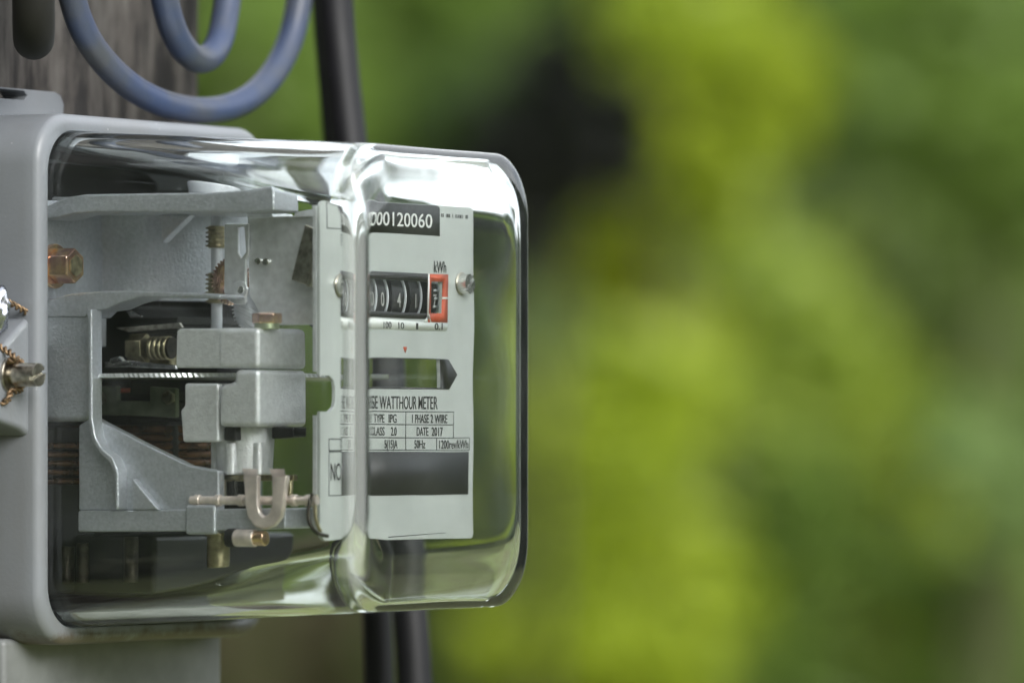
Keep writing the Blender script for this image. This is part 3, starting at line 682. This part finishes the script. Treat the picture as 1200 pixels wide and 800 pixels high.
# number wheels behind the window
for i, (a, b, ch) in enumerate(((418, 430, '0'), (441, 452, '0'), (459, 472, '4'), (479, 491, '1'), (503, 512, '7'))):
    f = sy if a < 420 else fy; y0, y1 = (fy(430), fy(438)) if i == 0 else (f(a), f(b)); y0 += 3.4; y1 += 3.4; zc_ = (fz(329)+fz(366))/2
    wl = cyl('number_wheel', (60.5, (y0+y1)/2, zc_), 'y', 9.2, (y1-y0), M['dark'], meter, seg=48, bev=0.3)
    cyl('wheel_rim', (60.5, y1+0.35, zc_), 'y', 9.5, 0.5, M['whitepl'], wl, seg=48, bev=0.1)
    text('wheel_digit', ch, (y0+y1)/2, zc_-2.6, 3.6, M['digit'], wl, 60.5+9.24, 0.7, 'CENTER')
    if i == 4:
        for k in range(7): 
            a_ = R(-40+k*13); cyl('wheel_tooth', (60.5+9.2*math.cos(a_), y1-1.0, zc_+9.2*math.sin(a_)), 'y', 0.28, 2.4, M['whitepl'], wl, seg=8, bev=0)
box('register_back', (50, 41, fz(372)), (51, fy(518), fz(322)), M['blackpl'], meter, 0.3)

# ------------------------------------------------------------------ seal wire and lead seal by the flank
def twisted(name, pts, label, amp=0.6, r=0.36):
    t = thing(name, label, 'seal wire', (0, 0, ZM))
    P = [Vector(p) for p in pts]; L = [0]
    for a, b in zip(P, P[1:]): L.append(L[-1]+(b-a).length)
    def at(s):
        for i in range(len(P)-1):
            if s <= L[i+1] or i == len(P)-2:
                k = (s-L[i])/max(1e-6, L[i+1]-L[i]); return P[i].lerp(P[i+1], k), (P[i+1]-P[i]).normalized()
    for ph in (0, math.pi):
        out = []; n = int(L[-1]/0.35)
        for i in range(n+1):
            s = L[-1]*i/n; c, d = at(s); u_ = d.orthogonal().normalized(); v_ = d.cross(u_); a = s/3.4*2*math.pi+ph
            out.append(tuple(c+u_*amp*math.cos(a)+v_*amp*math.sin(a)))
        tube('wire_strand', out, r, M['twist'], t, kind='POLY', res=2)
    return t
loop = [side(-25, 396, -11), side(-5, 403, -11), side(10, 412, -11.5), side(20, 420, -12), (-1.2, -11.5, 4.4), (-1.2, -6.5, 4.6), (-1.2, -4.2, 1.0), (-1.2, -6, -3.0), (-1.2, -10.5, -3.4), side(10, 468, -12), side(-5, 476, -12), side(-25, 482, -12)]
twisted('seal_wire', loop, 'twisted brown seal wire looped around the slotted screw of the meter')
ls = [side(-8, 340, -9), side(5, 352, -7), side(14, 356, -5), side(24, 362, -2), side(33, 367, 0.8)]
twisted('seal_wire', ls, 'short twisted brown wire end poking out right of the silver lead seal', 0.6, 0.36)
def lead_seal():
    bm = bmesh.new(); bmesh.ops.create_icosphere(bm, subdivisions=4, radius=1)
    c = Vector(side(-6, 364, -8))
    for v in bm.verts:
        k = 1 + 0.30*noise.noise(v.co*1.7) + 0.16*noise.noise(v.co*4)
        v.co = Vector((v.co.x*4.6*k, v.co.y*2.8*k, v.co.z*6.2*k))
    me = bpy.data.meshes.new('lead_seal'); bm.to_mesh(me); bm.free(); me.transform(Matrix.Scale(MM, 4))
    o = link('lead_seal', me, M['lead']); o.location = (c.x*MM, c.y*MM, ZM+c.z*MM)
    tag(o, 'crumpled silver lead seal at the left side of the grey housing', 'seal')
lead_seal()

# ------------------------------------------------------------------ cables
def cable(pts, r, m, label, group=None):
    o = tube('cable', pts, r, m, None, res=8); o.location = (0, 0, ZM); tag(o, label, 'cable', group); return o
cable([front(70, -160, -14), front(74, -60, -14), front(84, 12, -14), front(110, 62, -14), front(155, 108, -13), front(212, 131, -12), front(268, 131, -12), front(312, 104, -12), front(340, 55, -12), front(350, 10, -12), front(360, -60, -12), front(366, -160, -12)],
      3.6, M['cable'], 'blue grey cable bent into the large wide loop above the meter')
cable([front(176, -160, -6), front(184, -60, -6), front(192, 8, -6), front(208, 52, -7), front(232, 76, -9), front(256, 62, -12), front(266, 12, -15), front(274, -60, -16), front(280, -160, -16)],
      3.7, M['cable'], 'blue grey cable bent into the small tight loop inside the larger loop')
cable([side(40, -160, -4), side(40, -60, -4), side(40, 10, -4), side(40, 47, 4), side(39, 49, 18), side(38, 10, 25), side(38, -60, 26), side(38, -160, 26)],
      5.3, mat('dark_olive_cable', (0.008, 0.008, 0.005), 0.8, 0, 60, 0.2), 'thick dark brown cable bend hanging at the top left before the wooden post')
cable([side(384, -200, 170), side(391, 0, 170), side(398, 60, 170), side(408, 165, 170), side(440, 420, 172), side(470, 620, 172), side(481, 710, 172), side(487, 800, 172), side(492, 1000, 172)], 4.9, M['black_cable'],
      'thick black cable running down behind the meter, the right one of the pair below it')
cable([side(374, -200, 188), side(381, 0, 188), side(388, 60, 188), side(396, 165, 188), side(420, 420, 186), side(436, 620, 184), side(442, 710, 184), side(445, 800, 184), side(447, 1000, 184)], 4.2, M['black_cable'],
      'black cable running down behind the meter, the left one of the pair below it')

# ------------------------------------------------------------------ vegetation behind
def leaf_mat(name, c, c2):
    m = bpy.data.materials.new(name); m.use_nodes = True; n = m.node_tree; n.nodes.clear()
    o = n.nodes.new('ShaderNodeOutputMaterial'); tc = n.nodes.new('ShaderNodeTexCoord')
    nz = n.nodes.new('ShaderNodeTexNoise'); nz.inputs['Scale'].default_value = 6; nz.inputs['Detail'].default_value = 4
    n.links.new(tc.outputs['Object'], nz.inputs['Vector'])
    mr = n.nodes.new('ShaderNodeMapRange'); mr.inputs['From Min'].default_value = 0.35; mr.inputs['From Max'].default_value = 0.65; n.links.new(nz.outputs['Fac'], mr.inputs[0])
    mx = n.nodes.new('ShaderNodeMix'); mx.data_type = 'RGBA'; mx.inputs['A'].default_value = (*c2, 1); mx.inputs['B'].default_value = (*c, 1); n.links.new(mr.outputs[0], mx.inputs['Factor'])
    d = n.nodes.new('ShaderNodeBsdfDiffuse'); t = n.nodes.new('ShaderNodeBsdfTranslucent'); g = n.nodes.new('ShaderNodeBsdfGlossy'); g.inputs['Roughness'].default_value = 0.45
    n.links.new(mx.outputs['Result'], d.inputs[0]); n.links.new(mx.outputs['Result'], t.inputs[0])
    m1 = n.nodes.new('ShaderNodeMixShader'); m1.inputs[0].default_value = 0.45; n.links.new(d.outputs[0], m1.inputs[1]); n.links.new(t.outputs[0], m1.inputs[2])
    m2 = n.nodes.new('ShaderNodeMixShader'); m2.inputs[0].default_value = 0.03; n.links.new(m1.outputs[0], m2.inputs[1]); n.links.new(g.outputs[0], m2.inputs[2])
    n.links.new(m2.outputs[0], o.inputs[0]); return m
def leaves_mesh(name, centers, size, flat=0.6):
    N = len(centers)
    a = RNG.normal(size=(N, 3)); a[:, 2] *= 0.5; a /= np.linalg.norm(a, axis=1, keepdims=True)
    b = RNG.normal(size=(N, 3)); b -= (b*a).sum(1, keepdims=True)*a; b /= np.linalg.norm(b, axis=1, keepdims=True)
    s = size*RNG.uniform(0.6, 1.3, (N, 1))
    v = np.stack([centers-a*s, centers+b*s*0.42-a*s*0.15, centers+a*s, centers-b*s*0.42-a*s*0.15], axis=1).reshape(-1, 3)
    me = bpy.data.meshes.new(name); me.vertices.add(N*4); me.vertices.foreach_set('co', v.astype(np.float32).ravel())
    me.loops.add(N*4); me.loops.foreach_set('vertex_index', np.arange(N*4, dtype=np.int32))
    me.polygons.add(N); me.polygons.foreach_set('loop_start', np.arange(0, N*4, 4, dtype=np.int32)); me.polygons.foreach_set('loop_total', np.full(N, 4, dtype=np.int32))
    me.update(calc_edges=True); return me
def behind(px, py, D):
    """world point D metres beyond the lens in the direction of a picture point"""
    f = Vector((-SN, CS, 0)); r = Vector((CS, SN, 0)); k = D/FPX
    return Vector(cam.location) + f*D + r*(px-600)*k + Vector((0, 0, (525-py)*k))
bark = mat('dark_bark', (0.035, 0.028, 0.022), 0.9, 0, 30, 0.3)
stemmat = mat('green_stem', (0.09, 0.10, 0.04), 0.8)
def shrub(px, py, wpx, hpx, D, leafm, label, name='shrub', cat='shrub', dens=1.0, leaf=0.032):
    """shrub whose crown centres on the measured direction at distance D; stems reach the ground"""
    c = behind(px, py, D); rx, rz = wpx/2*D/FPX, hpx/2*D/FPX
    t = thing(name, label, cat, (c.x, c.y, 0))
    N = int(2600*dens*max(0.5, (rx*rz)/0.05))
    N = min(N, 15000); leaf = leaf*(1.35 if rx*rz > 0.1 else 1.0)
    # clumps within the crown's volume
    K = max(10, int(40*rx*rz/0.05)); K = min(K, 70)
    cl = RNG.normal(size=(K, 3)); cl /= np.linalg.norm(cl, axis=1, keepdims=True); cl *= RNG.uniform(0.2, 1.0, (K, 1))**0.5
    cl *= np.array([rx, rx*0.9+0.1, rz])
    idx = RNG.integers(0, K, N); pts = cl[idx] + RNG.normal(size=(N, 3))*min(rx, rz)*0.20
    pts[:, 2] += c.z
    link('crown', leaves_mesh('crown', pts, leaf), leafm, t, smooth=False)
    for k in range(4):
        a = random.uniform(0, 6.28); e = cl[random.randrange(K)]
        P = [(20*math.cos(a), 20*math.sin(a), -20), (60*math.cos(a), 60*math.sin(a), c.z*500), (e[0]*600, e[1]*600, c.z*1000-rz*300), (e[0]*1000, e[1]*1000, c.z*1000+e[2]*1000)]
        tube('stem', P, random.uniform(4, 7), stemmat, t, res=2)
    return t
G = {  # sunlight on the background is put into the bright and yellow leaf colours
 'mid': leaf_mat('mid_green_leaf', (0.23, 0.34, 0.065), (0.17, 0.27, 0.05)),
 'bright': leaf_mat('bright_green_leaf', (0.44, 0.53, 0.035), (0.35, 0.45, 0.035)),
 'yellow': leaf_mat('yellow_green_leaf', (0.53, 0.58, 0.03), (0.42, 0.50, 0.03)),
 'dark': leaf_mat('dark_green_leaf', (0.08, 0.14, 0.03), (0.05, 0.095, 0.02)),
 'grey': leaf_mat('grey_green_leaf', (0.32, 0.44, 0.16), (0.24, 0.36, 0.11)),
 'olive': leaf_mat('olive_leaf', (0.19, 0.27, 0.065), (0.14, 0.20, 0.05)),
 'black': leaf_mat('gap_shade_leaf', (0.020, 0.024, 0.017), (0.014, 0.016, 0.013)),  # near-black colour paints the shade of a gap in the foliage
 'dry': leaf_mat('dry_leaf', (0.30, 0.27, 0.16), (0.22, 0.19, 0.11)),
 'pale': leaf_mat('pale_green_leaf', (0.46, 0.56, 0.10), (0.36, 0.48, 0.07)),
}
for a in (
 (330, 70, 220, 420, 9.2, 'mid', 'mid green shrub seen between the cable loops and the black cable'),
 (480, 60, 240, 520, 9.6, 'mid', 'mid green shrub top right of the black cable above the meter'),
 (810, 90, 200, 420, 9.0, 'bright', 'bright green shrub at the top, right of the dark gap'),
 (930, 120, 200, 420, 10.4, 'dark', 'dark green shrub at the top between the two brighter ones'),
 (990, 90, 90, 200, 9.6, 'mid', 'small mid green shrub in front of the dark green one at the top'),
 (1150, 110, 240, 420, 9.3, 'mid', 'mid green shrub in the top right corner'),
 (660, 370, 130, 260, 10.0, 'grey', 'grey green shrub just right of the upper corner of the glass'),
 (770, 350, 150, 240, 9.3, 'yellow', 'yellow green shrub right of the glass, below the dark gap'),
 (890, 420, 260, 320, 9.4, 'pale', 'pale green shrub in the middle of the background'),
 (710, 640, 260, 520, 8.6, 'bright', 'tall bright yellow green shrub right beside the lower glass corner'),
 (640, 480, 130, 200, 10.4, 'mid', 'mid green shrub behind the right edge of the glass cover'),
 (890, 680, 260, 480, 9.4, 'mid', 'broad mid green shrub at the bottom centre right'),
 (1080, 350, 260, 300, 10.2, 'olive', 'olive green shrub at the right, halfway up'),
 (1160, 560, 150, 220, 9.3, 'grey', 'grey green shrub at the right edge'),
 (1020, 560, 200, 260, 10.0, 'bright', 'bright green shrub behind the bottom right shrubs'),
 (1150, 760, 260, 280, 9.6, 'mid', 'mid green shrub in the bottom right corner'),
 (662, 185, 180, 250, 8.4, 'black', 'near-black shrub standing for the shaded gap just right of the top of the glass cover'),
 (1070, 300, 420, 640, 11.2, 'mid', 'large mid green shrub behind all others at the right'),
 (960, 680, 520, 460, 11.4, 'bright', 'large bright green shrub behind all others at the bottom'),
 (550, 130, 150, 240, 9.2, 'dark', 'dark green shrub above the right half of the glass cover'),
 (1040, 720, 200, 300, 10.2, 'bright', 'bright green shrub left of the bottom right corner shrub'),
 (560, 800, 180, 260, 10.4, 'olive', 'olive green low shrub beneath the glass cover, right of the black cables'),
 (350, 790, 220, 260, 10.8, 'dry', 'dry brownish low shrub beneath the meter, left of the black cables'),
 (500, 400, 300, 460, 11.0, 'mid', 'large mid green shrub straight behind the glass cover'),
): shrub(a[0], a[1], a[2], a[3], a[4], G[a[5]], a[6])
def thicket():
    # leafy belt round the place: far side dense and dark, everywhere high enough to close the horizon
    N = 90000; ang = RNG.uniform(0, 2*math.pi, N); nearer = np.clip(-np.sin(ang+0.7)*2.0, 0, 1); rad = RNG.uniform(12.5, 16, N)-6.0*nearer  # unseen camera side made closer and taller to block light
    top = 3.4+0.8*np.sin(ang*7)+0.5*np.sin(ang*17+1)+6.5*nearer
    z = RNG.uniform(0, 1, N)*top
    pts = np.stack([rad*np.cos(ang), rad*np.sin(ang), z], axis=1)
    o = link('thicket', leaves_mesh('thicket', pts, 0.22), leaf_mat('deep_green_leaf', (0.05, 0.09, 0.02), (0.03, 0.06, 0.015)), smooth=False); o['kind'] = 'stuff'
    tag(o, 'dense olive green thicket closing the view far behind the shrubs, its unseen side raised to block light', 'thicket')
thicket()
